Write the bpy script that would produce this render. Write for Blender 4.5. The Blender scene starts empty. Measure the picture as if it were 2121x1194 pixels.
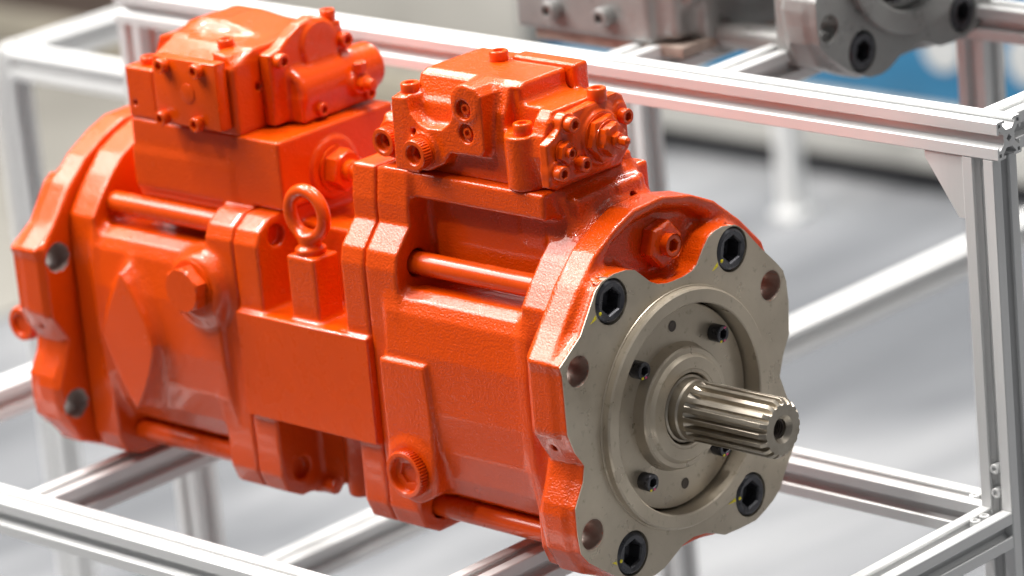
import bpy, bmesh, math, random
import numpy as np
from mathutils import Matrix, Vector
S = 0.001                                   # everything below is written in millimetres
sc = bpy.context.scene
col = sc.collection
random.seed(4)

# ------------------------------------------------------------------ camera
CM = [[0.72889305, 0.67874855, -0.08952843], [0.1483729, -0.28427127, -0.94719339], [-0.6683565, 0.67711908, -0.30791125]]
CF, CC = 8335.162, (1944.589, -2142.792, 1040.302)
cd = bpy.data.cameras.new('camera'); cam = bpy.data.objects.new('camera', cd); col.objects.link(cam)
cd.sensor_width = 36.0; cd.lens = CF/2121.0*36.0
Rw = Matrix(((CM[0][0], -CM[1][0], -CM[2][0]), (CM[0][1], -CM[1][1], -CM[2][1]), (CM[0][2], -CM[1][2], -CM[2][2]))).to_quaternion().to_matrix()
cam.matrix_world = Matrix.Translation(Vector(CC)*S) @ Rw.to_4x4()
cd.clip_start = 0.05; cd.clip_end = 60
cd.dof.use_dof = True; cd.dof.focus_distance = 3.045; cd.dof.aperture_fstop = 3.8; cd.dof.aperture_blades = 8
sc.camera = cam

# ------------------------------------------------------------------ light of the hall
w = bpy.data.worlds.new('World'); sc.world = w; w.use_nodes = True
bg = w.node_tree.nodes['Background']; bg.inputs[0].default_value = (0.88, 0.89, 0.92, 1); bg.inputs[1].default_value = 0.17
def area(loc, size, power, color=(1, 0.97, 0.93), aim=(-0.3, 0, 0), sy=None):
    l = bpy.data.lights.new('hall_lamp', 'AREA'); l.shape = 'RECTANGLE'; l.size = size; l.size_y = sy or size
    l.energy = power; l.color = color
    o = bpy.data.objects.new('hall_lamp', l); col.objects.link(o); o.location = loc
    o.rotation_euler = (Vector(aim)-Vector(loc)).to_track_quat('-Z', 'Y').to_euler()
area((-2.6, -1.3, 3.2), 2.4, 230)
area((0.0, 0.7, 3.7), 1.5, 100, aim=(-0.2, 0, 0))
area((-1.0, -2.6, 3.6), 0.25, 50)
area((-1.9, -0.6, 3.9), 0.2, 65)
area((-3.0, -0.4, 2.9), 0.18, 45)
area((-2.0, 0.9, 3.4), 0.2, 45)
area((-3.2, 1.6, 3.4), 1.2, 75)
area((0.4, 0.3, 3.9), 0.35, 65)
area((-0.9, 0.9, 4.0), 0.35, 60)
area((-1.6, 3.4, 2.6), 0.8, 60)
area((2.6, 2.2, 3.2), 1.2, 14)
sc.view_settings.view_transform = 'Standard'; sc.view_settings.look = 'None'
sc.view_settings.exposure = 0.1; sc.view_settings.gamma = 1.0

# ------------------------------------------------------------------ materials
def nodes(name):
    m = bpy.data.materials.new(name); m.use_nodes = True
    nt = m.node_tree; return m, nt, nt.nodes['Principled BSDF']
def noise(nt, scale, detail=3, rough=0.5, stretch=None, dist=0.0):
    tc = nt.nodes.new('ShaderNodeTexCoord'); n = nt.nodes.new('ShaderNodeTexNoise')
    n.inputs['Scale'].default_value = scale; n.inputs['Detail'].default_value = detail; n.inputs['Roughness'].default_value = rough
    n.inputs['Distortion'].default_value = dist
    if stretch:
        mp = nt.nodes.new('ShaderNodeMapping'); mp.inputs['Scale'].default_value = stretch
        nt.links.new(tc.outputs['Object'], mp.inputs[0]); nt.links.new(mp.outputs[0], n.inputs['Vector'])
    else: nt.links.new(tc.outputs['Object'], n.inputs['Vector'])
    return n.outputs[0]
def ramp(nt, src, stops):
    r = nt.nodes.new('ShaderNodeValToRGB'); e = r.color_ramp.elements
    while len(e) < len(stops): e.new(0.5)
    for k, (p, c) in enumerate(stops): e[k].position = p; e[k].color = (*c, 1) if len(c) == 3 else c
    nt.links.new(src, r.inputs[0]); return r.outputs[0]
def bump(nt, bsdf, src, dist, strength=1.0, prev=None):
    b = nt.nodes.new('ShaderNodeBump'); b.inputs['Distance'].default_value = dist; b.inputs['Strength'].default_value = strength
    nt.links.new(src, b.inputs['Height'])
    if prev: nt.links.new(prev, b.inputs['Normal'])
    nt.links.new(b.outputs[0], bsdf.inputs['Normal']); return b.outputs[0]
ORANGE = (0.80, 0.078, 0.008)
def paint(name, fine, coarse, rough, dist=0.001):
    m, nt, b = nodes(name)
    c = ramp(nt, noise(nt, 9, 2), [(0.3, (0.61, 0.057, 0.0005)), (0.7, (0.66, 0.063, 0.0006))])
    nt.links.new(c, b.inputs['Base Color'])
    r = ramp(nt, noise(nt, 60, 3), [(0.3, (rough*0.9,)*3), (0.7, (rough*1.1,)*3)])
    nt.links.new(r, b.inputs['Roughness'])
    b.inputs['Coat Weight'].default_value = 0.42; b.inputs['Coat Roughness'].default_value = 0.07; b.inputs['Specular IOR Level'].default_value = 0.30
    p = bump(nt, b, noise(nt, 600, 1, 0.5), dist, fine)
    bump(nt, b, noise(nt, 90, 2), 0.001, coarse, p)
    return m
M_CAST = paint('orange_paint_on_casting', 0.65, 0.25, 0.25, 0.001)
M_SMOOTH = paint('orange_paint_on_machined_metal', 0.08, 0.12, 0.28)
def metal(name, c0, c1, rough, scale=30, stretch=None, fine=0.05, metallic=1.0, spots=None):
    m, nt, b = nodes(name)
    c = ramp(nt, noise(nt, scale, 5, 0.6, stretch), [(0.3, c0), (0.7, c1)])
    if spots:
        mx = nt.nodes.new('ShaderNodeMix'); mx.data_type = 'RGBA'
        nt.links.new(ramp(nt, noise(nt, 130, 3, 0.6), [(0.60, (0, 0, 0)), (0.74, (0.55, 0.55, 0.55))]), mx.inputs[0])
        nt.links.new(c, mx.inputs[6]); mx.inputs[7].default_value = (*spots, 1); c = mx.outputs[2]
    nt.links.new(c, b.inputs['Base Color'])
    b.inputs['Metallic'].default_value = metallic
    nt.links.new(ramp(nt, noise(nt, scale*2, 4, 0.6, stretch), [(0.3, (rough*0.75,)*3), (0.7, (rough*1.3,)*3)]), b.inputs['Roughness'])
    if fine: bump(nt, b, noise(nt, 700, 2, 0.5, stretch), 0.0006, fine)
    return m
M_FACE = metal('machined_steel_face', (0.42, 0.36, 0.28), (0.53, 0.465, 0.37), 0.33, 25, None, 0.03, 0.45, (0.20, 0.17, 0.11))
M_SHAFT = metal('oiled_steel_shaft', (0.30, 0.26, 0.205), (0.46, 0.42, 0.36), 0.40, 40, (0.25, 1, 1), 0.05)
M_BLACK = metal('black_oxide_steel', (0.045, 0.045, 0.052), (0.085, 0.085, 0.095), 0.30, 60, None, 0.10, 0.6)
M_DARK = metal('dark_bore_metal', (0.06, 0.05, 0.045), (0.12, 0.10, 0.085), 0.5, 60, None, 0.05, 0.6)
M_HOLE = metal('bare_bored_hole', (0.24, 0.17, 0.14), (0.44, 0.36, 0.31), 0.35, 50, None, 0.06, 0.3)
M_BORE = metal('matt_grey_bore', (0.24, 0.19, 0.17), (0.36, 0.30, 0.28), 0.6, 40, None, 0.05, 0.0)
M_GREY = metal('bare_grey_casting', (0.21, 0.21, 0.205), (0.30, 0.30, 0.292), 0.32, 20, None, 0.12, 0.2)
def alu(name, st):
    return metal(name, (0.64, 0.645, 0.645), (0.76, 0.765, 0.762), 0.36, 18, st, 0.06, 0.2)
M_ALX, M_ALY, M_ALZ = alu('aluminium_profile_lengthwise', (0.04, 1, 1)), alu('aluminium_profile_crosswise', (1, 0.04, 1)), alu('aluminium_profile_upright', (1, 1, 0.04))
def plain(name, colr, rough=0.6):
    m, nt, b = nodes(name)
    c = ramp(nt, noise(nt, 6, 4), [(0.3, tuple(x*0.9 for x in colr)), (0.7, tuple(min(1, x*1.08) for x in colr))])
    nt.links.new(c, b.inputs['Base Color']); b.inputs['Roughness'].default_value = rough; return m
M_YEL = plain('yellow_marking_paint', (0.85, 0.72, 0.02), 0.4)
M_PINK = plain('pink_marking_paint', (0.75, 0.06, 0.22), 0.4)

# ------------------------------------------------------------------ object helpers
def thing(name, label, cat, base, group=None):
    o = bpy.data.objects.new(name, None); col.objects.link(o); o.location = Vector(base)*S
    o.empty_display_size = 0.05
    o['label'] = label; o['category'] = cat
    if group: o['group'] = group
    return o
def root_of(p):
    while p.parent: p = p.parent
    return p
def link(name, me, mat, parent=None, label=None):
    o = bpy.data.objects.new(name, me); col.objects.link(o)
    if mat and not me.materials: me.materials.append(mat)
    if parent:
        o.parent = parent
        if parent.type == 'EMPTY': o.location = -parent.location
    if label: o['label'] = label
    return o
def mesh_np(name, V, F, smooth=None):
    """V (n,3) in mm, F list of tuples or (m,4)/(m,3) array"""
    me = bpy.data.meshes.new(name); V = np.asarray(V, dtype=np.float32)*S
    if isinstance(F, np.ndarray):
        m, k = F.shape
        me.vertices.add(len(V)); me.vertices.foreach_set('co', V.ravel())
        me.loops.add(m*k); me.loops.foreach_set('vertex_index', F.astype(np.int32).ravel())
        me.polygons.add(m); me.polygons.foreach_set('loop_start', np.arange(0, m*k, k, dtype=np.int32))
        me.update(calc_edges=True); me.validate()
    else:
        me.from_pydata([tuple(v) for v in V], [], F)
        bm = bmesh.new(); bm.from_mesh(me); bmesh.ops.recalc_face_normals(bm, faces=bm.faces); bm.to_mesh(me); bm.free()
        me.update()
    me.polygons.foreach_set('use_smooth', [smooth is not None]*len(me.polygons))
    if smooth is not None and smooth < 180: me.set_sharp_from_angle(angle=math.radians(smooth))
    return me
# --- rings lofted along an axis: the way screws, plugs, hexes, shafts and rings are made
def hexr(a, n):
    """radius of a regular hexagon of corner radius a for n angles"""
    t = np.arange(n)*2*math.pi/n; q = (t % (math.pi/3))-math.pi/6
    return a*math.cos(math.pi/6)/np.cos(q)
def rings(rs, n=48, axis='x', at=(0, 0, 0), roll=0.0, cap0=True, cap1=True, ang=None):
    """rs: list of (position along axis, radius or array of n)."""
    t = np.arange(n)*2*math.pi/n+roll
    if ang is not None: t = ang
    V, F = [], []
    for x, r in rs:
        r = np.broadcast_to(r, (n,)); V.append(np.stack([np.full(n, x), r*np.cos(t), r*np.sin(t)], 1))
    V = np.concatenate(V)
    for k in range(len(rs)-1):
        a, b = k*n, (k+1)*n
        for i in range(n): j = (i+1) % n; F.append((a+i, b+i, b+j, a+j)[::-1])
    if cap0: F.append(tuple(range(n))[::-1])
    if cap1: F.append(tuple(range((len(rs)-1)*n, len(rs)*n)))
    return turn(V, axis)+np.array(at), F
def turn(V, axis):
    x, y, z = V[:, 0], V[:, 1], V[:, 2]
    return {'x': lambda: V, '-x': lambda: np.stack([-x, -y, z], 1), '-y': lambda: np.stack([y, -x, z], 1),
            'y': lambda: np.stack([-y, x, z], 1), 'z': lambda: np.stack([-z, y, x], 1)}[axis]()
def join(parts):
    Vs, Fs, n = [], [], 0
    for V, F in parts: Vs.append(V); Fs += [tuple(i+n for i in f) for f in F]; n += len(V)
    return np.concatenate(Vs), Fs
def cap_screw(r, h, hexa, depth, n=48, knurl=0.0, inner=0.0, base=-1.0):
    """socket head: runs from base to h along its axis; inner>0 adds a round dish in front of the hexagon"""
    t = np.arange(n); kn = 1-knurl*(t % 2)
    c = min(0.9, r*0.09)
    rs = [(base, r*0.97*kn), (0.4, r*0.98*kn), (0.8, r*kn), (h-c*1.6, r*kn), (h-c*0.5, r-c*0.6), (h, r-c*1.4)]
    if inner: rs += [(h, inner+0.8), (h-0.6, inner), (h-depth*0.45, inner*0.96), (h-depth*0.5, inner*0.9)]
    hz = h-(depth*0.5 if inner else 0)
    rs += [(hz, hexr(hexa, n)*1.08), (hz-0.5, hexr(hexa, n)), (h-depth, hexr(hexa, n)*0.98), (h-depth-1.0, hexr(hexa, n)*0.35)]
    return rs
def add_rings(name, rs, mat, parent, at, axis='x', n=48, smooth=32, roll=0.0, label=None, caps=(True, True), ang=None):
    V, F = rings(rs, n, axis, at, roll, *caps, ang)
    return link(name, mesh_np(name, V, F, smooth), mat, parent, label)
def prism_mesh(outer, holes, a0, a1, axis='x', bevel=0.0):
    """flat plate with holes; outline in the two other axes"""
    bm = bmesh.new()
    def loop(pts):
        vs = [bm.verts.new((0, p[0], p[1])) for p in pts]
        for i in range(len(vs)): bm.edges.new((vs[i], vs[(i+1) % len(vs)]))
    loop(outer)
    for h in holes: loop(h)
    bmesh.ops.triangle_fill(bm, use_beauty=True, use_dissolve=False, edges=bm.edges[:], normal=(1, 0, 0))
    bmesh.ops.recalc_face_normals(bm, faces=bm.faces)
    if bm.faces and bm.faces[0].normal.x < 0: bmesh.ops.reverse_faces(bm, faces=bm.faces)
    top = bm.faces[:]
    g = bmesh.ops.extrude_face_region(bm, geom=top)
    vs = [e for e in g['geom'] if isinstance(e, bmesh.types.BMVert)]
    for v in vs: v.co.x = a1-a0
    bmesh.ops.recalc_face_normals(bm, faces=bm.faces)
    for v in bm.verts: v.co.x += a0
    V = np.array([v.co[:] for v in bm.verts]); bm.verts.index_update()
    F = [tuple(v.index for v in f.verts) for f in bm.faces]; bm.free()
    if axis == 'y': V = V[:, [1, 0, 2]]; F = [f[::-1] for f in F]
    if axis == 'z': V = V[:, [1, 2, 0]]
    return V, F
def circ(cy, cz, r, n=40): return [(cy+r*math.cos(2*math.pi*i/n), cz+r*math.sin(2*math.pi*i/n)) for i in range(n)]
def box(x0, x1, y0, y1, z0, z1):
    V = np.array([(x, y, z) for x in (x0, x1) for y in (y0, y1) for z in (z0, z1)], float)
    return V, [(0, 1, 3, 2), (4, 6, 7, 5), (0, 4, 5, 1), (2, 3, 7, 6), (0, 2, 6, 4), (1, 5, 7, 3)]
def soften(V, F, r, seg=2):
    bm = bmesh.new(); vs = [bm.verts.new(v) for v in V]
    for f in F: bm.faces.new([vs[i] for i in f])
    bmesh.ops.bevel(bm, geom=bm.edges[:], offset=r, segments=seg, affect='EDGES', profile=0.6)
    bm.verts.index_update(); V = np.array([v.co[:] for v in bm.verts]); F = [tuple(v.index for v in f.verts) for f in bm.faces]; bm.free()
    return V, F

# ------------------------------------------------------------------ cast bodies: blended solids meshed on a grid
class Cast:
    def __init__(s, lo, hi, h=1.5):
        s.lo = np.array(lo, float); s.h = h; s.n = (np.ceil((np.array(hi)-s.lo)/h)).astype(int)+1
        ax = [np.arange(k, dtype=np.float32)*h+l for k, l in zip(s.n, s.lo)]
        s.ax = ax; s.X = ax[0][:, None, None]; s.Y = ax[1][None, :, None]; s.Z = ax[2][None, None, :]
        s.f = np.full(s.n, 1e3, np.float32)
    @staticmethod
    def smin(a, b, k):
        if k <= 0: return np.minimum(a, b)
        hh = np.maximum(k-np.abs(a-b), 0)/k
        return np.minimum(a, b)-hh*hh*(k*0.25)
    def add(s, d, k=0): s.f = s.smin(s.f, d, k); return s
    def cut(s, d, k=0): s.f = -s.smin(-s.f, d, k); return s
    def keep(s, d, k=0): s.f = -s.smin(-s.f, -d, k); return s
    def box(s, x0, x1, y0, y1, z0, z1, r=0):
        q = [np.abs(A-(a+b)/2)-((b-a)/2-r) for A, a, b in ((s.X, x0, x1), (s.Y, y0, y1), (s.Z, z0, z1))]
        o = sum(np.maximum(v, 0)**2 for v in q)
        return (np.sqrt(o)+np.minimum(np.maximum(np.maximum(q[0], q[1]), q[2]), 0)-r).astype(np.float32)
    def cyl(s, axis, c, rad, a0, a1, r=0):
        A = {'x': s.X, 'y': s.Y, 'z': s.Z}[axis]; o = [(s.X, 0), (s.Y, 0), (s.Z, 0)]
        P = {'x': (s.Y, s.Z), 'y': (s.X, s.Z), 'z': (s.X, s.Y)}[axis]
        d = np.sqrt((P[0]-c[0])**2+(P[1]-c[1])**2)-(rad-r); e = np.abs(A-(a0+a1)/2)-((a1-a0)/2-r)
        return np.sqrt(np.maximum(d, 0)**2+np.maximum(e, 0)**2)+np.minimum(np.maximum(d, e), 0)-r
    def sph(s, c, rad, sc_=(1, 1, 1)):
        return (np.sqrt(((s.X-c[0])/sc_[0])**2+((s.Y-c[1])/sc_[1])**2+((s.Z-c[2])/sc_[2])**2)-rad)*min(sc_)
    def prism(s, axis, poly, a0, a1, r=0):
        i = 'xyz'.index(axis); u, v = [s.ax[j] for j in range(3) if j != i]
        U, W = np.meshgrid(u, v, indexing='ij'); P = np.array(poly, float); Q = np.roll(P, -1, 0)
        d2 = np.full(U.shape, 1e9); ins = np.zeros(U.shape, bool)
        for (px, py), (qx, qy) in zip(P, Q):
            ex, ey = qx-px, qy-py; wx, wy = U-px, W-py
            t = np.clip((wx*ex+wy*ey)/(ex*ex+ey*ey+1e-9), 0, 1)
            d2 = np.minimum(d2, (wx-ex*t)**2+(wy-ey*t)**2)
            c = (py > W) != (qy > W)
            ins ^= c & (U < ex*(W-py)/(ey if ey else 1e-9)+px)
        d = np.sqrt(d2)*np.where(ins, -1, 1)+r
        d = np.expand_dims(d.astype(np.float32), i)
        e = (np.abs(s.ax[i]-(a0+a1)/2)-((a1-a0)/2-r)).astype(np.float32)
        e = e.reshape([-1 if j == i else 1 for j in range(3)])
        return np.sqrt(np.maximum(d, 0)**2+np.maximum(e, 0)**2)+np.minimum(np.maximum(d, e), 0)-r
    def plane(s, n, p):
        n = np.array(n, float); n /= np.linalg.norm(n)
        return ((s.X-p[0])*n[0]+(s.Y-p[1])*n[1]+(s.Z-p[2])*n[2]).astype(np.float32)
    def mesh(s, name):
        f = s.f; f[0] = f[-1] = 9; f[:, 0] = f[:, -1] = 9; f[:, :, 0] = f[:, :, -1] = 9
        g = (f < 0); gi = g.astype(np.int8); nx, ny, nz = f.shape
        cnt = np.zeros((nx-1, ny-1, nz-1), np.int8)
        for a in (0, 1):
            for b in (0, 1):
                for c in (0, 1): cnt += gi[a:nx-1+a, b:ny-1+b, c:nz-1+c]
        I = np.argwhere((cnt > 0) & (cnt < 8)); vid = np.full(cnt.shape, -1, np.int32); vid[tuple(I.T)] = np.arange(len(I))
        cor = {(a, b, c): f[I[:, 0]+a, I[:, 1]+b, I[:, 2]+c] for a in (0, 1) for b in (0, 1) for c in (0, 1)}
        acc = np.zeros((len(I), 3)); num = np.zeros(len(I))
        for ax in range(3):
            for o in ((0, 0), (0, 1), (1, 0), (1, 1)):
                p = list(o); p.insert(ax, 0); q = list(o); q.insert(ax, 1)
                A, B = cor[tuple(p)], cor[tuple(q)]; m = (A < 0) != (B < 0)
                t = np.where(m, A/np.where(m, A-B, 1), 0)
                P = np.tile(np.array(p, float), (len(I), 1)); P[:, ax] = t
                acc[m] += P[m]; num[m] += 1
        V = (I+acc/num[:, None])*s.h+s.lo
        Fs = []
        for ax in range(3):
            sl0 = [slice(None)]*3; sl1 = [slice(None)]*3; sl0[ax] = slice(0, -1); sl1[ax] = slice(1, None)
            E = np.argwhere(g[tuple(sl0)] != g[tuple(sl1)]); u, v = [j for j in range(3) if j != ax]
            inside0 = g[tuple(E.T)]
            def at(du, dv):
                K = E.copy(); K[:, u] -= du; K[:, v] -= dv; return vid[tuple(K.T)]
            q = np.stack([at(1, 1), at(0, 1), at(0, 0), at(1, 0)], 1)
            nn = np.cross(V[q[:, 2]]-V[q[:, 0]], V[q[:, 3]]-V[q[:, 1]])[:, ax]
            bad = (nn > 0) != inside0
            q[bad] = q[bad][:, ::-1]; Fs.append(q)
        F = np.concatenate(Fs)
        me = mesh_np(name, V, F, 180)
        return me
def mirror_y(poly): return poly+[(-a, b) for a, b in reversed(poly)]
def mirrored(me, name, about=-313.5):
    m2 = me.copy(); m2.name = name
    co = np.empty(len(me.vertices)*3, np.float32); me.vertices.foreach_get('co', co); co = co.reshape(-1, 3)
    co[:, 0] = 2*about*S-co[:, 0]; m2.vertices.foreach_set('co', co.ravel()); m2.flip_normals(); return m2

# ================================================================== the orange pump
pump = thing('hydraulic_pump', 'glossy orange painted hydraulic tandem pump with bare splined shaft, lying on the aluminium frame', 'pump', (-310, 0, -125))
P = pump
# cross sections seen along the shaft (left half, mirrored)
PLATE_HI = mirror_y([(-71, 177), (-75, 150), (-75, 134), (-92, 115), (-95, 102), (-95, -98), (-89, -113), (-74, -121), (-35, -121), (-25, -112)])
PLATE_LO = mirror_y([(-66, 120), (-77, 119), (-90, 110), (-95, 99), (-95, -98), (-89, -113), (-74, -121), (-35, -121), (-25, -112)])
BARREL = mirror_y([(-56, 83), (-84, 87), (-93, 81), (-98, 71), (-102, 40), (-102, -5), (-99, -38), (-92, -62), (-80, -81), (-62, -94), (-40, -101)])
STRIP = mirror_y([(-15, 157), (-35, 150), (-55, 140), (-70, 126), (-84, 110), (-95, 95), (-97, 60), (-97, -98), (-90, -114), (-74, -121), (-40, -121)])
COVER = [(-22, 159), (-43, 151), (-68, 137), (-90, 116), (-126, 71), (-127, 12), (-112, -12), (-118, -29), (-128, -52), (-124, -81), (-112, -104), (-62, -124), (-20, -122),
         (20, -122), (62, -124), (112, -104), (124, -81), (128, -52), (118, -29), (112, -12), (127, 12), (129, 70), (122, 92), (98, 117), (70, 140), (45, 152), (12, 160)]
LOBES = [(-131, 70), (-106, 87), (-86, 116), (-78.5, 121), (-64, 123), (-50, 122), (-41, 119), (-33, 112), (-25, 105), (-17, 101), (-7, 98.5), (2, 98), (13, 98), (23, 99.5), (29, 103), (36, 112),
         (44, 120), (52, 123), (61, 124), (76, 121), (86, 114), (103, 95), (120, 78), (128, 69), (131, 59), (132, 42), (130, 16), (121, 1), (115, -15), (121, -32), (129, -50), (126, -77), (112, -96), (106, -106), (96, -113), (85, -118),
         (74, -122), (53, -122), (36, -121), (25, -116), (15, -112), (0, -110), (-13, -112), (-25, -118), (-36, -123), (-47, -125), (-62, -124), (-87, -113), (-99.5, -104), (-118, -90), (-126, -80), (-128, -65), (-128, -43),
         (-117, -25), (-114, -13), (-123, 0), (-129, 16), (-129, 41), (-129, 62)]
BOLTS = [(-70, 103), (70, 103), (70, -99), (-70, -99)]
EARS = [(-112, 61), (-112, -69), (112, 61), (112, -69)]
AX = (1, -4)                                # the shaft's axis

# ---- front cover with its mounting ears
g = Cast((-52, -142, -136), (6, 146, 172), 1.5)
g.add(g.prism('x', COVER, -38.4, -13, 2.0))
dish = g.prism('x', [(-58, 122), (-44, 136), (-18, 146), (12, 148), (42, 140), (66, 124), (70, 110), (40, 84), (-20, 84), (-50, 100)], -25, 20, 3)
g.cut(dish, 14)
g.add(g.prism('x', LOBES, -32, -0.2, 0.8), 9)
g.cut(g.cyl('x', AX, 88, -12, 20), 0)
for (y, z) in BOLTS: g.cut(g.cyl('x', (y, z), 18.0, -19, 20))
for (y, z) in EARS: g.cut(g.cyl('x', (y, z), 12.2, -60, 20))
g.cut(g.cyl('y', (-20, 1), 2.6, -140, -95))
cover_me = g.mesh('flange_cover'); cover = link('flange_cover', cover_me, M_CAST, P)
# bare machined mounting face on the front cover
V, F = prism_mesh(LOBES, [circ(y, z, 17.9) for y, z in BOLTS]+[circ(y, z, 12.2, 32) for y, z in EARS]+[circ(AX[0], AX[1], 93.5, 72)], -0.3, 0.3)
link('mounting_face', mesh_np('mounting_face', V, F, 30), M_FACE, P)
for y, z in BOLTS:
    add_rings('bolt_seat', [(-18, 17.85), (-0.6, 17.85), (0.35, 18.3), (0.35, 18.5), (-18, 18.5)], M_FACE, P, (0, y, z), caps=(False, False), n=56)
for y, z in EARS:
    add_rings('mounting_hole', [(-31.0, 12.15), (-1.6, 12.15), (0.0, 12.6), (0.35, 12.9), (0.35, 13.1), (-31.0, 13.1)], M_HOLE, P, (0, y, z), caps=(False, False), n=40)
# pilot ring, recess and seal housing
add_rings('pilot_ring', [(-11, 96), (-1.0, 96), (-1.0, 93.8), (0.4, 93.6), (0.45, 95.6), (1.2, 95.2), (1.3, 94.2), (6.2, 94.0), (7.6, 92.6), (7.6, 83.2), (6.8, 82.2), (-9, 82), (-12, 82)], M_FACE, P, (0, *AX), n=128, caps=(False, False), smooth=25)
seal = add_rings('seal_housing', [(-14, 80.5), (-8.4, 80.5), (-7, 79.5), (-7, 50.5), (-3.6, 49), (1.2, 47.8), (2.6, 46.6), (3.0, 43.0), (5.4, 41.0), (6.0, 40.2), (6.0, 31.5), (5.6, 31.0), (5.6, 28.6), (4.6, 27.9), (-4, 27.6), (-14, 27.6)], M_FACE, P, (0, *AX), n=128, caps=(False, False), smooth=22)
add_rings('seal_seat', [(-12, 84), (-12, 0.5)], M_DARK, P, (0, *AX), n=96)
for y, z in [(3, 60), (3, -68)]:
    add_rings('threaded_hole', [(-6.96, 3.8), (-6.7, 4.4), (-6.7, 3.2), (-6.9, 3.0), (-6.95, 0.5)], M_DARK, P, (0, y, z), n=24)
for y, z in [(-43, 40), (49, 41), (-44, -50), (42, -50)]:
    s_ = add_rings('seal_screw', cap_screw(7.0, 10.5, 4.0, 6, 48, 0.02, base=-1), M_BLACK, P, (-7, y, z), roll=0.3)
    V, F = box(3.35, 3.65, y-4.2, y-1.8, z-6.0, z-4.3); link('paint_mark', mesh_np('paint_mark', *soften(V, F, 0.15, 1), 40), M_YEL, s_)
    V, F = box(3.35, 3.7, y-0.2, y+2.0, z-6.2, z-4.7); link('paint_mark', mesh_np('paint_mark', *soften(V, F, 0.15, 1), 40), M_PINK, s_)
    if z > 40: V, F = box(3.35, 3.7, y+1, y+3.8, z+4, z+5.4); link('paint_mark', mesh_np('paint_mark', *soften(V, F, 0.15, 1), 40), M_PINK, s_)
# splined shaft: 14 teeth
nT = 18; fr = np.array([0.0, 0.12, 0.26, 0.29, 0.36, 0.40, 0.60, 0.80, 0.84, 0.92]); up = np.array([0, 0, 0, 0.1, 0.93, 1, 1, 1, 0.93, 0.1]); nn = nT*len(fr)
ang = np.concatenate([(k+fr)*2*math.pi/nT for k in range(nT)])+0.1; edge = np.tile(up, nT)
ro, ri = 23.4, 18.9
spl = ri+(ro-ri)*edge; t = ang
shaft_rings = [(-12, 27.0), (3.0, 27.0), (4.2, 26.2), (5.0, 24.6), (12.0, 24.4), (13.5, 23.3), (16.5, 23.2), (17.2, 23.3+0*t), (19.0, 23.4+0*t), (23.5, ro-(1-edge)*2.6), (27, ro-(1-edge)*4.0), (29.5, spl), (93.5, spl), (96.6, np.minimum(spl, 21.4)), (97.6, np.minimum(spl, 20.2)), (98.0, np.minimum(spl, 19.8)),
               (98.0, 11.2), (94.5, 7.6), (93.0, 7.2), (70.0, 6.6), (69.5, 0.5)]
sh = add_rings('splined_shaft', shaft_rings, M_SHAFT, P, (0, *AX), n=nn, smooth=22, ang=ang)
add_rings('threaded_centre_bore', [(92.6, 7.25), (92.4, 6.2), (91, 6.6), (90.2, 6.0), (88.8, 6.6), (88.0, 6.0), (86.6, 6.6), (85.8, 6.0), (84.4, 6.6), (83.6, 6.0), (70.5, 6.0), (70.2, 0.5)], M_DARK, sh, (0, *AX), n=32, caps=(False, True))
# the four big black bolts, each with a yellow torque mark
for y, z in BOLTS:
    s_ = add_rings('flange_bolt', cap_screw(16.4, 0.0, 9.9, 13, 72, 0.0, base=-18), M_BLACK, P, (0.4, y, z), n=72, roll=0.26, smooth=28)
    s_.data = mesh_np('flange_bolt', *rings([(-18, 16.9), (-3, 16.9), (-1.4, 16.7), (0.2, 15.2), (0.7, 14.0), (0.5, 13.2), (0.1, hexr(11.6, 72)), (-1.4, hexr(10.5, 72)), (-12, hexr(10.3, 72)), (-14, hexr(3, 72))], 72, 'x', (0.4, y, z), 0.26), 28)
    s_.data.materials.append(M_BLACK)
    d_ = (-17.5, -7.0) if z > 0 else ((-18.5, -1.5) if y < 0 else (-18.0, 2.0))
    e_ = (-24.5, -10.4) if z > 0 else ((-23.5, 0.5) if y < 0 else (-27.5, 1.2))
    V, F = prism_mesh([(y+e_[0], z+e_[1]), (y+(d_[0]+e_[0])/2, z+(d_[1]+e_[1])/2-0.9), (y+d_[0], z+d_[1]-1.5), (y+d_[0]-0.6, z+d_[1]+1.5), (y+(d_[0]+e_[0])/2, z+(d_[1]+e_[1])/2+0.8)], [], 0.32, 0.62)
    link('torque_mark', mesh_np('torque_mark', V, F, 40), M_YEL, s_)
    V, F = rings([(0.8, 1.6), (1.2, 1.3), (1.3, 0.5)], 14, 'x', (0, y+d_[0]*0.76, z+d_[1]*0.8)); link('torque_mark', mesh_np('torque_mark', V, F, 60), M_YEL, s_)
# adjusting screw with lock nut in the upper dish
BOX = M_SMOOTH
nut = add_rings('lock_nut', [(-27.5, 20.2), (-25.2, 20.2), (-25, hexr(18.4, 48)*0.97), (-24, hexr(18.8, 48)), (-14.5, hexr(18.8, 48)), (-13, hexr(18.0, 48)*0.95), (-12.6, 14.5), (-12.6, 10)], BOX, P, (0, 11, 122), roll=0.2, smooth=30)
add_rings('adjusting_screw', cap_screw(9.4, 0.0, 5.6, 7, 48, base=-14), BOX, nut, (-6.5, 11.5, 122), roll=0.15)

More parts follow.
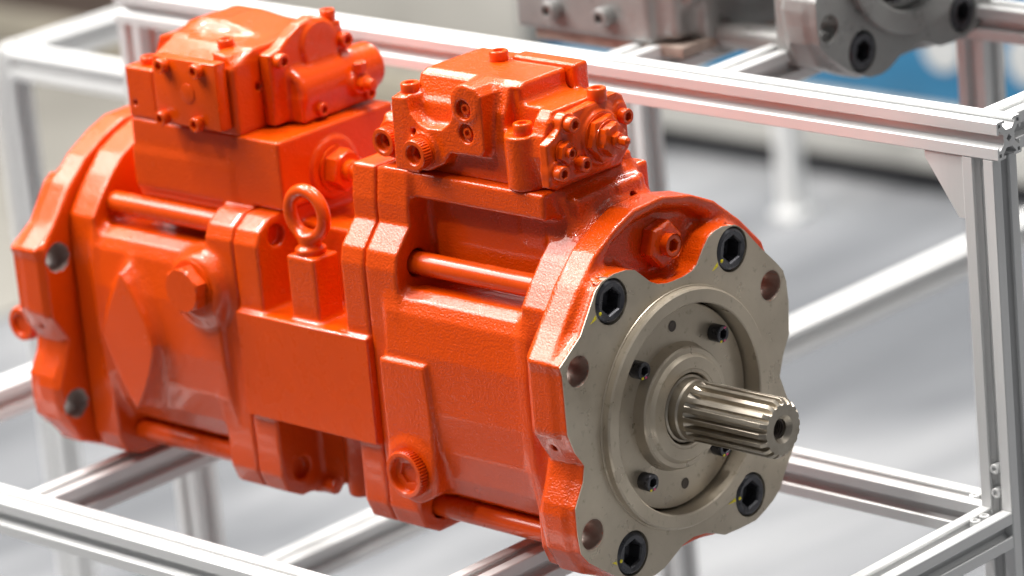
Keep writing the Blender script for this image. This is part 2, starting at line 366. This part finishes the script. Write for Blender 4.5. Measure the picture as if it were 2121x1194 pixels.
# ---- front casing
g = Cast((-242, -112, -128), (-38, 112, 188), 1.5)
g.add(g.prism('x', BARREL, -215, -62, 3))
g.add(g.box(-228, -62, -52, 52, 60, 172, 3), 12)
g.add(g.prism('x', STRIP, -70, -38.9, 2), 9)
g.add(g.box(-228, -60, -70, 36, 156, 177, 2.5), 5)
g.add(g.box(-100, -46, -50, 30, 135, 170, 4), 14)
g.add(g.prism('x', PLATE_HI, -235.6, -201, 2.5), 7)
g.add(g.prism('y', [(-219, 33), (-170, 33), (-167, -10), (-167, -50), (-172, -72), (-190, -82), (-210, -78), (-219, -60)], -106, -60, 2.5), 5)
g.add(g.cyl('y', (-193, -57), 25, -107, -60, 3), 8)
g.add(g.box(-80, -43, -6, 23, 140, 170, 4), 2)
g.add(g.box(-82, -54, -30, 34, 140, 160, 5), 8)
g.add(g.box(-92, -60, 20, 33, 150, 186, 4), 4)
for sy in (-70, 70):
    for z in (103, -99): g.cut(g.cyl('x', (sy, z), 11.2, -222, -190))
g.cut(g.cyl('x', (9, 157), 3.4, -55, -38))
link('pump_casing', g.mesh('pump_casing'), M_CAST, P)
for (y, z) in BOLTS[::3]+[(70, 103)]:
    add_rings('tie_rod', [(-222, 8.6), (-221, 9.3), (-45, 9.3)], M_SMOOTH, P, (0, y, z), n=40)
# drain plug on the raised pad: knurled socket cap
def knurled_plug(r, h, axis, at, hexa, name='knurled_plug', inner=None, nk=40):
    inner = inner or r*0.62; n = nk*4; t = np.arange(n); kn = np.where((t % 4) < 2, 1.0, 0.93)
    rs = [(-1, r*1.07), (1.3, r*1.07), (1.6, r*0.93), (2.4, r*0.93), (2.8, r*kn), (h-1.6, r*kn), (h-0.5, r*0.965), (h, r*0.93), (h, inner+0.9), (h-0.8, inner), (h*0.5, inner*0.95), (h*0.45, hexr(hexa, n)*1.07), (h*0.4, hexr(hexa, n)), (-h*0.25, hexr(hexa, n)), (-h*0.3, hexr(hexa*0.3, n))]
    return add_rings(name, rs, M_SMOOTH, P, at, axis, n, 30, 0.2)
knurled_plug(19.5, 11, '-y', (-193, -106, -57), 9.2, 'drain_plug', 14.5, 48)

# ---- valve block between the two pumps
g = Cast((-392, -106, -126), (-230, 100, 182), 1.5)
g.add(g.box(-386.6, -236.4, -100, 92, -46, 43, 1.0))
g.add(g.prism('x', PLATE_LO, -386.6, -358, 2.5), 4)
g.add(g.prism('x', PLATE_HI, -263, -236.4, 2.5), 4)
g.add(g.box(-362, -258, -44, 60, 30, 107, 3), 6)
g.add(g.box(-362, -258, -50, 50, -115, -40, 4), 6)
g.add(g.cyl('z', (-318, -46), 11, -121, -60, 3), 6)
g.add(g.cyl('x', (-52, -118), 6, -386, -340, 3), 8)
g.add(g.box(-328, -296, -92, -64, 40, 97, 2.2), 5)
for z in (103, -97): g.cut(g.cyl('x', (-72, z), 9, -366, -350))
g.cut(g.box(-340, -331, -31, -29.6, 104, 112)); g.cut(g.box(-318, -309, -31, -29.6, 104, 112))
g.cut(g.cyl('z', (-270, -93), 1.8, 38, 60))
link('valve_block', g.mesh('valve_block'), M_CAST, P)
V, F = box(-386, -237, -100.6, -99.0, -45.4, 42.4); link('machined_pad', mesh_np('machined_pad', *soften(V, F, 0.5, 1), 40), M_SMOOTH, P)
# eye bolt
R0, r0 = 19.2, 5.6
a = np.linspace(0, 2*math.pi, 64, endpoint=False); b = np.linspace(0, 2*math.pi, 20, endpoint=False)
A, B = np.meshgrid(a, b, indexing='ij')
V = np.stack([(R0+r0*np.cos(B))*np.cos(A), r0*np.sin(B), (R0+r0*np.cos(B))*np.sin(A)], -1).reshape(-1, 3)+np.array((-313, -78, 129))
F = [(i*20+j, ((i+1) % 64)*20+j, ((i+1) % 64)*20+(j+1) % 20, i*20+(j+1) % 20) for i in range(64) for j in range(20)]
g = Cast((-346, -100, 92), (-280, -56, 162), 0.9)
tor = np.sqrt((np.sqrt((g.X+313)**2+(g.Z-129)**2)-R0)**2+(g.Y+78)**2)-r0
g.add(tor); g.add(g.cyl('z', (-313, -78), 12.5, 96.5, 101.5, 1.2), 2); g.add(g.cyl('z', (-313, -78), 8, 97, 112, 1), 7)
link('eye_bolt', g.mesh('eye_bolt'), M_SMOOTH, P)

# ---- rear casing and rear cover
g = Cast((-592, -116, -128), (-344, 112, 186), 1.6)
g.add(g.prism('x', BARREL, -560, -405, 3))
g.add(g.box(-530, -405, -52, 52, 60, 172, 3), 12)
g.add(g.prism('x', STRIP, -588.2, -556, 2), 9)
g.add(g.prism('x', PLATE_LO, -420, -387.4, 2.5), 7)
g.add(g.box(-528, -352, -66, 66, 121.5, 179, 1.5), 3)
g.add(g.box(-528, -412, -64, 64, 110, 150, 1.5), 10)
ves = [(-510-30*(1-abs(a)**1.35), 60*a) for a in np.linspace(-1, 1, 15)]
ves = ves+[(-508+29*(1-abs(a)**1.35), 60*a) for a in np.linspace(1, -1, 15)][1:-1]
g.add(g.prism('y', ves, -113, -80, 0.5), 15)
g.add(g.cyl('y', (-424, 58), 28, -107, -60, 6), 12)
g.add(g.cyl('x', (-8, 143), 26, -356, -349, 2), 2)
link('pump_casing', g.mesh('pump_casing'), M_CAST, P)
rc = link('flange_cover', mirrored(cover_me, 'flange_cover'), M_CAST, P)
for y, z in EARS[:2]:
    add_rings('mounting_hole', [(-626, 12.1), (-589.8, 12.1), (-588.8, 12.6), (-588.4, 13.0), (-589.4, 13.3), (-626, 13.3)], M_BORE, P, (0, y, z), caps=(False, False), n=40)
for (y, z) in BOLTS[::3]:
    add_rings('tie_rod', [(-582, 9.3), (-405, 9.3)], M_SMOOTH, P, (0, y, z), n=40)
add_rings('hexagon_plug', [(0, 22.5), (2, 22.5), (2.4, hexr(19.5, 48)*0.97), (3.2, hexr(20.5, 48)), (12.4, hexr(20.5, 48)), (13.8, 17.8)], M_SMOOTH, P, (-427, -106.5, 59), '-y', roll=0.35, smooth=30)
stud = add_rings('lock_nut', [(0, 19), (3, 19), (3.4, hexr(17, 48)*0.96), (4.4, hexr(17.4, 48)), (15, hexr(17.4, 48)), (16.4, 14.5)], M_SMOOTH, P, (-350, -8, 143), 'x', roll=0.3, smooth=30)
add_rings('stud', [(14, 8.2), (17, 9.4), (24, 9.4), (25, 8), (34, 8), (35, 7)], M_SMOOTH, stud, (-350, -8, 143), 'x')
knurled_plug(15, 9, '-y', (-650, -104, -8), 7, 'side_plug', None, 32)
add_rings('plug_boss', [(-14, 13), (10, 13)], M_CAST, P, (-650, -96, -8), 'y', n=32)

# ---- front regulator
g = Cast((-244, -78, 172), (-46, 64, 266), 1.1)
g.add(g.box(-212, -58, -57, 19, 177.3, 232, 3))
g.add(g.box(-212, -112, -50, 48, 177.3, 228, 4), 6)
PORT = [(-214, 177.3), (-212, 228), (-211, 236), (-196, 237), (-193, 226), (-185, 218), (-175, 215), (-160, 216), (-151, 222), (-146, 232), (-142, 246), (-137, 252), (-130, 254), (-121, 253), (-115, 247), (-116, 204), (-120, 199), (-153, 198), (-161, 188), (-172, 184), (-186, 183), (-190, 177.3)]
g.add(g.prism('y', PORT, -71, -44, 1.2), 2)
g.add(g.prism('x', [(-59, 178), (-61, 212), (-57, 232), (-49, 251), (-42, 254), (20, 254), (28, 244), (30, 178)], -200, -95, 3.5), 7)
g.add(g.cyl('y', (-181, 196), 15, -72.5, -50, 1), 4)
g.add(g.cyl('y', (-133, 240), 14.5, -71.2, -44, 1), 4)
g.add(g.prism('x', [(-66, 205), (-64, 220), (-52, 238), (8, 238), (16, 226), (18, 180), (-60, 180)], -100, -60, 1.5), 6)
g.add(g.cyl('z', (-86, -58), 15, 177.3, 220, 1.5), 3)
g.cut(g.box(-104, -74, -74, -48, 220.2, 250, 3), 3)
g.add(g.cyl('z', (-202, -58), 9.5, 190, 237, 1.5), 5)
g.add(g.box(-152, -86, 4, 20, 196, 257, 3), 3)
g.add(g.box(-240, -212, -56, -22, 179, 216, 5), 3)
g.add(g.cyl('y', (-229, 196), 15, -58, -22, 1), 4)
g.cut(g.box(-150, -88, 3.2, 4.2, 190, 270))
for z in (235, 216): g.cut(g.cyl('y', (-134, z), 7.6, -80, -66.5, 0.3)); g.cut(g.cyl('y', (-134, z), 3.2, -80, -60))
g.cut(g.cyl('y', (-190, 210.5), 2.8, -80, -62))
link('regulator_body', g.mesh('regulator_body'), M_CAST, P)
for z in (235, 216):
    add_rings('port_seat', [(0, 6.6), (0.6, 6.6), (0.8, 4.4), (2.6, 4.2), (2.8, 2.6), (0.4, 2.4)], M_SMOOTH, P, (-134, -66.6, z), '-y', n=32)
knurled_plug(12.2, 11, '-y', (-181, -72, 196), 5.4, nk=32)
knurled_plug(11.8, 10, '-y', (-229, -58, 196), 5.2, nk=32)
def socket_screw(at, axis, r=6.0, h=7.5, mat=None, roll=0.2):
    return add_rings('socket_screw', cap_screw(r, h, r*0.58, h*0.6, 36), mat or M_SMOOTH, P, at, axis, 36, 32, roll)
socket_screw((-202, -58, 237), 'z', 7.6, 8.5); socket_screw((-158, -3, 253), 'z', 7.6, 9)
socket_screw((-84, -60, 220), 'z', 7.6, 8.5)
# end cover of the front regulator, facing along the shaft
END = [(-71, 184), (-70.5, 217), (-60, 221.5), (-53, 227), (-46, 233), (-38, 235), (10, 238), (17, 234), (20, 226), (20, 192), (6, 181)]
g = Cast((-64, -78, 176), (-40, 30, 244), 0.9)
g.add(g.prism('x', END, -59.5, -51, 1.2)); g.add(g.cyl('x', (-14, 209), 25, -59, -50, 1.5), 4)
g.add(g.cyl('x', (-14, 209), 21, -59, -46.5, 1.5), 3)
for c_ in ((-47, 229), (12, 222), (-63, 195), (-38, 196)): g.add(g.cyl('x', c_, 7.4, -59, -49.5, 1), 3)
link('regulator_end_cover', g.mesh('regulator_end_cover'), M_SMOOTH, P)
socket_screw((-49.5, -47, 228), 'x', 6.2, 7.5); socket_screw((-49.5, 12, 219), 'x', 6.2, 7.5)
socket_screw((-49.5, -63, 194), 'x', 6.2, 7.5); socket_screw((-49.5, -38, 194.5), 'x', 6.2, 7.5)
socket_screw((-55, -7, 236), 'z', 7.6, 9.5)
n_ = add_rings('lock_nut', [(0, 9.6), (0.8, 9.6), (1, hexr(8.8, 48)), (5.2, hexr(8.8, 48)), (5.8, 7.2)], M_SMOOTH, P, (-50.6, -53, 207.5), roll=0.3)
add_rings('set_screw', cap_screw(4.6, 0, 2.7, 4, 36, base=-4), M_SMOOTH, n_, (-42, -53, 207.5), n=36)
n_ = add_rings('adjuster_nut', [(0, 18.6), (0.8, 18.6), (1.0, hexr(17.8, 48)*0.97), (1.8, hexr(18.6, 48)), (6.4, hexr(18.6, 48)), (7.6, 15.6), (7.8, 14.6), (8.6, 14.4)], M_SMOOTH, P, (-46.8, -15, 209.5), roll=0.15)
m_ = add_rings('adjuster_cap', [(-1, 13.2), (1.0, hexr(13.6, 48)), (6.0, hexr(13.6, 48)), (7.2, 11.3), (7.4, 5)], M_SMOOTH, n_, (-39, -15, 209.5), roll=0.25)
add_rings('adjuster_stem', [(-1, hexr(6.4, 48)), (4, hexr(6.4, 48)), (4.8, 5), (5, 3.6), (9, hexr(3.8, 48)), (12, hexr(3.6, 48)), (13.5, 1.2)], M_SMOOTH, n_, (-32, -15, 209.5), roll=0.4)

# ---- rear regulator
g = Cast((-534, -72, 176), (-366, 92, 268), 1.3)
g.add(g.prism('x', [(-66, 179.3), (-66, 234), (-52, 241), (-40, 246), (42, 247), (50, 238), (50, 179.3)], -494, -396, 3.5))
g.add(g.box(-528, -494, -66, 50, 179.3, 223, 2), 2)
g.add(g.prism('y', [(-526, 215), (-512, 243), (-496, 247), (-480, 247), (-480, 215)], -38, 48, 2), 6)
g.add(g.prism('y', [(-510, 238), (-502, 250), (-488, 255), (-462, 255), (-440, 251), (-418, 244), (-415, 236)], -16, 36, 7), 10)
g.add(g.prism('y', [(-396, 179.3), (-396, 236), (-404, 244), (-420, 246), (-420, 179.3)], -64, 40, 1.5), 3)
g.cut(g.cyl('x', (-40, 214), 3.2, -402, -390))
g.cut(g.cyl('y', (-519, 192), 2.6, -70, -60))
link('regulator_body', g.mesh('regulator_body'), M_CAST, P)
V, F = box(-476, -402, -79.5, -66.4, 185, 241); pl = link('side_cover', mesh_np('side_cover', *soften(V, F, 1.6), 40), M_SMOOTH, P)
add_rings('cover_disc', [(-0.5, 8.4), (0.6, 8.2), (0.8, 7.6)], M_SMOOTH, pl, (-437, -79.5, 213.5), '-y')
for x, z in ((-461, 235), (-420, 235), (-467, 190), (-426, 190)): socket_screw((x, -79.5, z), '-y', 6.0, 7.5)
socket_screw((-512, -52, 223), 'z', 7, 6.5); socket_screw((-424, -44, 245), 'z', 7, 7)
g = Cast((-402, -44, 176), (-352, 88, 262), 1.2)
LUG = [(-37, 181), (-37, 240), (-24, 243), (-14, 250), (0, 257), (14, 260), (26, 258), (36, 252), (46, 250), (49, 226), (52, 181)]
g.add(g.prism('x', LUG, -396, -382, 3))
g.add(g.cyl('y', (-386, 204), 20, -20, 78, 6), 5)
g.add(g.box(-392, -368, -20, 56, 180.4, 202, 2), 4)
g.add(g.cyl('x', (42, 200), 10, -380, -361, 2), 4)
g.add(g.cyl('x', (18, 236), 20, -392, -379, 2), 4)
link('regulator_end_cover', g.mesh('regulator_end_cover'), M_SMOOTH, P)
for y, z in ((-28, 234), (44, 234)): socket_screw((-382, y, z), 'x', 6.4, 8)
for y, z in ((0, 188), (54, 188)): socket_screw((-370, y, z), 'x', 5.6, 7)
socket_screw((-389, 38, 252), 'z', 6.5, 8)
add_rings('bleed_fitting', [(0, 6), (3, hexr(7, 36)), (8, hexr(7, 36)), (9, 5), (15, 4.6), (15.6, 3)], M_SMOOTH, P, (-362, 42, 200), 'x', 36)
add_rings('bleed_fitting', [(0, 5), (3, hexr(6, 36)), (8, hexr(6, 36)), (9, 4)], M_SMOOTH, P, (-362, 42, 209), 'z', 36)

# ================================================================== aluminium profile frames
def profile_section():
    """30 x 30 slotted section as one outline with five hollow chambers"""
    q = [(15, -15+0.8), (15, -5.6), (14.2, -4.9), (12.8, -4.9), (12.8, -7.8), (11.4, -7.8), (7.0, -3.6)]     # lower half of the +y slot
    side = q+[(a, -b) for a, b in reversed(q)]
    out = []
    for k in range(4):
        c, s_ = (1, 0, -1, 0)[k], (0, 1, 0, -1)[k]
        out += [(a*c-b*s_, a*s_+b*c) for a, b in side]
    holes = [circ(0, 0, 3.2, 4)]
    for sy in (-1, 1):
        for sz in (-1, 1): holes.append([(sy*11.6-1.5, sz*11.6-1.5), (sy*11.6+1.5, sz*11.6-1.5), (sy*11.6+1.5, sz*11.6+1.5), (sy*11.6-1.5, sz*11.6+1.5)])
    return out, holes
SEC = profile_section()
def profile(name, axis, a0, a1, u, v, parent, mat=None):
    """u, v: centre in the two other axes"""
    V, F = prism_mesh(SEC[0], SEC[1], a0, a1, axis)
    i = 'xyz'.index(axis); o = [j for j in range(3) if j != i]
    V[:, o[0]] += u; V[:, o[1]] += v
    m = mat or (M_ALX, M_ALY, M_ALZ)[i]
    return link(name, mesh_np(name, V, F, 30), m, parent)
frame = thing('display_rack', 'bare aluminium slotted-profile frame that carries the orange pump', 'rack', (-340, 7, -760))
# long rails, cross rails, posts
profile('rail', 'x', -841, 129.5, -194, -140, frame)
profile('rail', 'x', -809, 129.5, 209, -140, frame)
profile('rail', 'x', -841, 165, 209, 176, frame)
profile('rail', 'y', -840, 193.5, 145, -140, frame)
profile('rail', 'y', -178.5, 193.5, -825, -140, frame)
profile('rail', 'y', 224.5, 1100, 145, 176, frame)
profile('cross_rail', 'y', -178.5, 193.5, -570, -140.6, frame)
profile('cross_rail', 'y', -178.5, 193.5, -126, -140.6, frame)
profile('post', 'z', -745, 160.5, 145, 209, frame)
profile('post', 'z', -745, 160.5, -825, 209, frame)
profile('post', 'z', -745, -155.5, 145, -194, frame)
# corner brackets with their screws
def bracket(x, z, sx, sz, y, L=36, parent=frame, th=2.6):
    for yy in (y-13, y+13-th):
        V, F = prism_mesh([(x, z), (x+sx*L, z), (x+sx*L, z+sz*5), (x+sx*6, z+sz*(L+14)), (x, z+sz*(L+14))], [], yy, yy+th, 'y')
        b_ = link('corner_bracket', mesh_np('corner_bracket', V, F, 30), M_ALZ, parent)
    return b_
bracket(129.4, 160.4, -1, -1, 209)
for (x, y, z, ax) in ((145, 178, -125, 'z'), (145, 166, -125, 'z'), (112, 209, -125, 'z')):
    add_rings('rail_screw', cap_screw(4.2, 1.2, 2.4, 1.6, 24, base=-6), M_ALZ, frame, (x, y, z-1), ax, 24)
for z in (-92, -112):
    add_rings('rail_screw', cap_screw(4.2, 1.5, 2.4, 1.6, 24, base=-6), M_ALZ, frame, (145, 195, z), '-y', 24)

# ---- the stand behind, carrying the grey pump
stand = thing('display_stand', 'aluminium profile stand right behind the orange pump, carrying the grey pump', 'stand', (-300, 480, -760))
profile('rail', 'x', -900, 240, 590, 142, stand)
profile('rail', 'y', 300, 574.5, -330, 142, stand); profile('rail', 'y', 300, 574.5, -215, 142, stand)
profile('post', 'z', -745, 126.5, -150, 590, stand)
profile('post', 'z', -745, 126.5, -560, 590, stand)

# ---- stands blurred in the distance
def far_stand(label, x, y, z0, z1, rails):
    t_ = thing('display_stand', label, 'stand', (x, y, z0))
    profile('post', 'z', z0, z1, x, y, t_)
    V, F = box(x-24, x+24, y-24, y+24, z0-14, z0); link('foot', mesh_np('foot', *soften(V, F, 3), 40), M_ALZ, t_)
    for ax, a0, a1, u, v in rails: profile('rail', ax, a0, a1, u, v, t_)
    return t_
far_stand('white blurred upright of a distant stand, seen under the long top rail', -1806, 2270, -746, -420, [])
far_stand('aluminium corner post with rails, blurred behind the rear flange of the orange pump', -1396, 505, -746, -1.5, [('x', -1380, -600, 505, -17), ('y', 521, 1700, -1396, -17)])
far_stand('low white crossbar of a stand on the floor behind the frame', -640, -220, -746, -343, [('y', -700, 1900, -640, -327)])

# ================================================================== the grey pump behind
p2 = thing('hydraulic_pump', 'unpainted grey steel hydraulic pump with black flange bolts, standing behind the orange pump', 'pump', (-300, 485, 157))
O2 = np.array((-140, 485, 256.0))
m2 = cover_me.copy(); m2.name = 'flange_cover'; co = np.empty(len(m2.vertices)*3, np.float32); m2.vertices.foreach_get('co', co)
co = co.reshape(-1, 3)+O2.astype(np.float32)*S; m2.vertices.foreach_set('co', co.ravel()); m2.materials.clear()
link('flange_cover', m2, M_GREY, p2)
V, F = prism_mesh(LOBES, [circ(y, z, 18.4) for y, z in BOLTS]+[circ(y, z, 12.2, 32) for y, z in EARS]+[circ(AX[0], AX[1], 93.5, 72)], -1.2, 0.3)
link('mounting_face', mesh_np('mounting_face', V+O2, F, 30), M_GREY, p2)
add_rings('pilot_ring', [(-11, 96), (-1, 96), (-1, 93.8), (1.2, 94), (6.2, 94), (7.6, 92.6), (7.6, 76), (6.4, 74), (-5, 74), (-11, 74)], M_GREY, p2, O2+np.array((0, *AX)), n=96, caps=(False, False), smooth=25)
add_rings('seal_housing', [(-14, 73), (-6, 73), (-5, 72), (-5, 50), (3, 48), (6, 40), (6, 20), (90, 18)], M_GREY, p2, O2+np.array((0, *AX)), n=96, caps=(False, True), smooth=25)
for y, z in BOLTS:
    me = mesh_np('flange_bolt', *rings([(-18, 16.3), (-1.0, 16.2), (0.8, 15.0), (0.6, 12.6), (0.4, hexr(10.4, 48)), (-12, hexr(9.7, 48)), (-14, hexr(3, 48))], 48, 'x', O2+np.array((0.4, y, z)), 0.26), 28)
    link('flange_bolt', me, M_BLACK, p2)
add_rings('seal_screw', cap_screw(9, 10.5, 5, 6, 36), M_BLACK, p2, O2+np.array((-5, -24, -58)), n=36)
for z in (-99, 103): add_rings('tie_rod', [(-190, 12.5), (-40, 12.5)], M_GREY, p2, O2+np.array((0, -72, z)), n=40)
g = Cast((-490, 340, 136), (-174, 640, 420), 2.4)
B2 = [(a*0.82+485, b*0.72+256) for a, b in BARREL]; g.add(g.prism('x', B2, -320, -180, 3))
g.add(g.prism('x', [(a+485, b+256) for a, b in STRIP], -212, -183, 2), 8)
g.add(g.prism('x', [(a+485, b+256) for a, b in PLATE_HI], -322, -290, 6), 8)
g.add(g.box(-480, -322, 350, 600, 158, 400, 5))
g.add(g.box(-332, -300, 362, 600, 160, 400, 8), 14)
g.add(g.cyl('y', (-304, 206), 18, 372, 420, 3), 6)
link('pump_casing', g.mesh('pump_casing'), M_GREY, p2)
V, F = box(-462, -290, 356, 600, 148, 157.6); link('base_plate', mesh_np('base_plate', *soften(V, F, 1), 40), M_HOLE, p2)
for x in (-430, -368): add_rings('socket_screw', cap_screw(9, 13, 5, 6, 36), M_GREY, p2, (x, 350, 180), '-y', 36)
add_rings('drain_plug', cap_screw(17, 6, 8, 4, 36), M_GREY, p2, (-304, 372, 214), '-y', 36)

# ================================================================== the hall behind, out of focus
def solid(name, label, cat, b, colr, rough=0.5, r=4, kind=None, mat=None, parent=None):
    V, F = box(*b); V, F = soften(V, F, r) if r else (V, F)
    o = link(name, mesh_np(name, V, F, 40), mat or plain(name+'_colour', colr, rough), parent)
    if kind: o['kind'] = kind
    elif parent is None: o['label'] = label; o['category'] = cat
    return o
# floor: pale grey-blue hall carpet with soft long streaks
m, nt, b = nodes('hall_carpet')
c = ramp(nt, noise(nt, 1.3, 3, 0.6, (1.9, 0.5, 1), 0.6), [(0.36, (0.11, 0.116, 0.126)), (0.50, (0.168, 0.174, 0.185)), (0.64, (0.25, 0.256, 0.266))])
nt.links.new(c, b.inputs['Base Color']); b.inputs['Roughness'].default_value = 0.9
bump(nt, b, noise(nt, 300, 2), 0.002, 0.4)
V, F = box(-9000, 5000, -5000, 9000, -790, -760)
o = link('floor', mesh_np('floor', V, F), m); o['kind'] = 'structure'
o = solid('added_dark_sheet', '', '', (-9000, 5000, -4990, -820, -759.6, -755), (0.03, 0.03, 0.034), 0.9, kind='structure', r=0)  # unseen dark sheet, added so the pump's orange sides reflect something dark
solid('carpet', '', '', (-4400, -2560, 1300, 2415, -759.6, -755), (0.25, 0.24, 0.215), 0.8, kind='structure', r=0)
solid('wall', '', '', (-9000, 5000, 4200, 4260, -759.5, 1500), (0.36, 0.355, 0.34), kind='structure', r=0)
solid('counter_plinth', 'long white plinth with a dark gap under it, behind the frame', 'plinth', (-2440, -300, 2440, 3000, -715, -622), (0.42, 0.415, 0.39))
solid('shadow_gap_strip', 'dark strip standing in for the shadow gap under the long white plinth', 'shadow strip', (-2400, -350, 2475, 2990, -759.5, -716), (0.03, 0.03, 0.035), r=0)  # near-black block, its colour supplies the shade in the gap below the plinth
blue = solid('blue_counter', 'blue counter front with white round logos, below the grey pump', 'counter', (-2480, -300, 2470, 3000, -621, -330), (0.02, 0.14, 0.27), 0.35)
for x, r in ((-1660, 36), (-1500, 40)):
    add_rings('round_logo', [(0, r), (4, r)], plain('logo_white', (0.42, 0.43, 0.43)), blue, (x, 2470.5, -530), '-y', 40)
solid('cream_cabinet', 'low cream cabinet far behind the left side of the orange pump', 'cabinet', (-4400, -2490, 2420, 3000, -754.5, -690), (0.36, 0.33, 0.27))
solid('cream_box', 'cream box blurred at the top edge, between brown crate and blue counter', 'box', (-3190, -2500, 2440, 2900, -689.5, -330), (0.36, 0.35, 0.325))
solid('brown_crate', 'dark brown crate blurred in the top left corner, on the cream cabinet', 'crate', (-4380, -3200, 2440, 2900, -689.5, -330), (0.09, 0.065, 0.055))
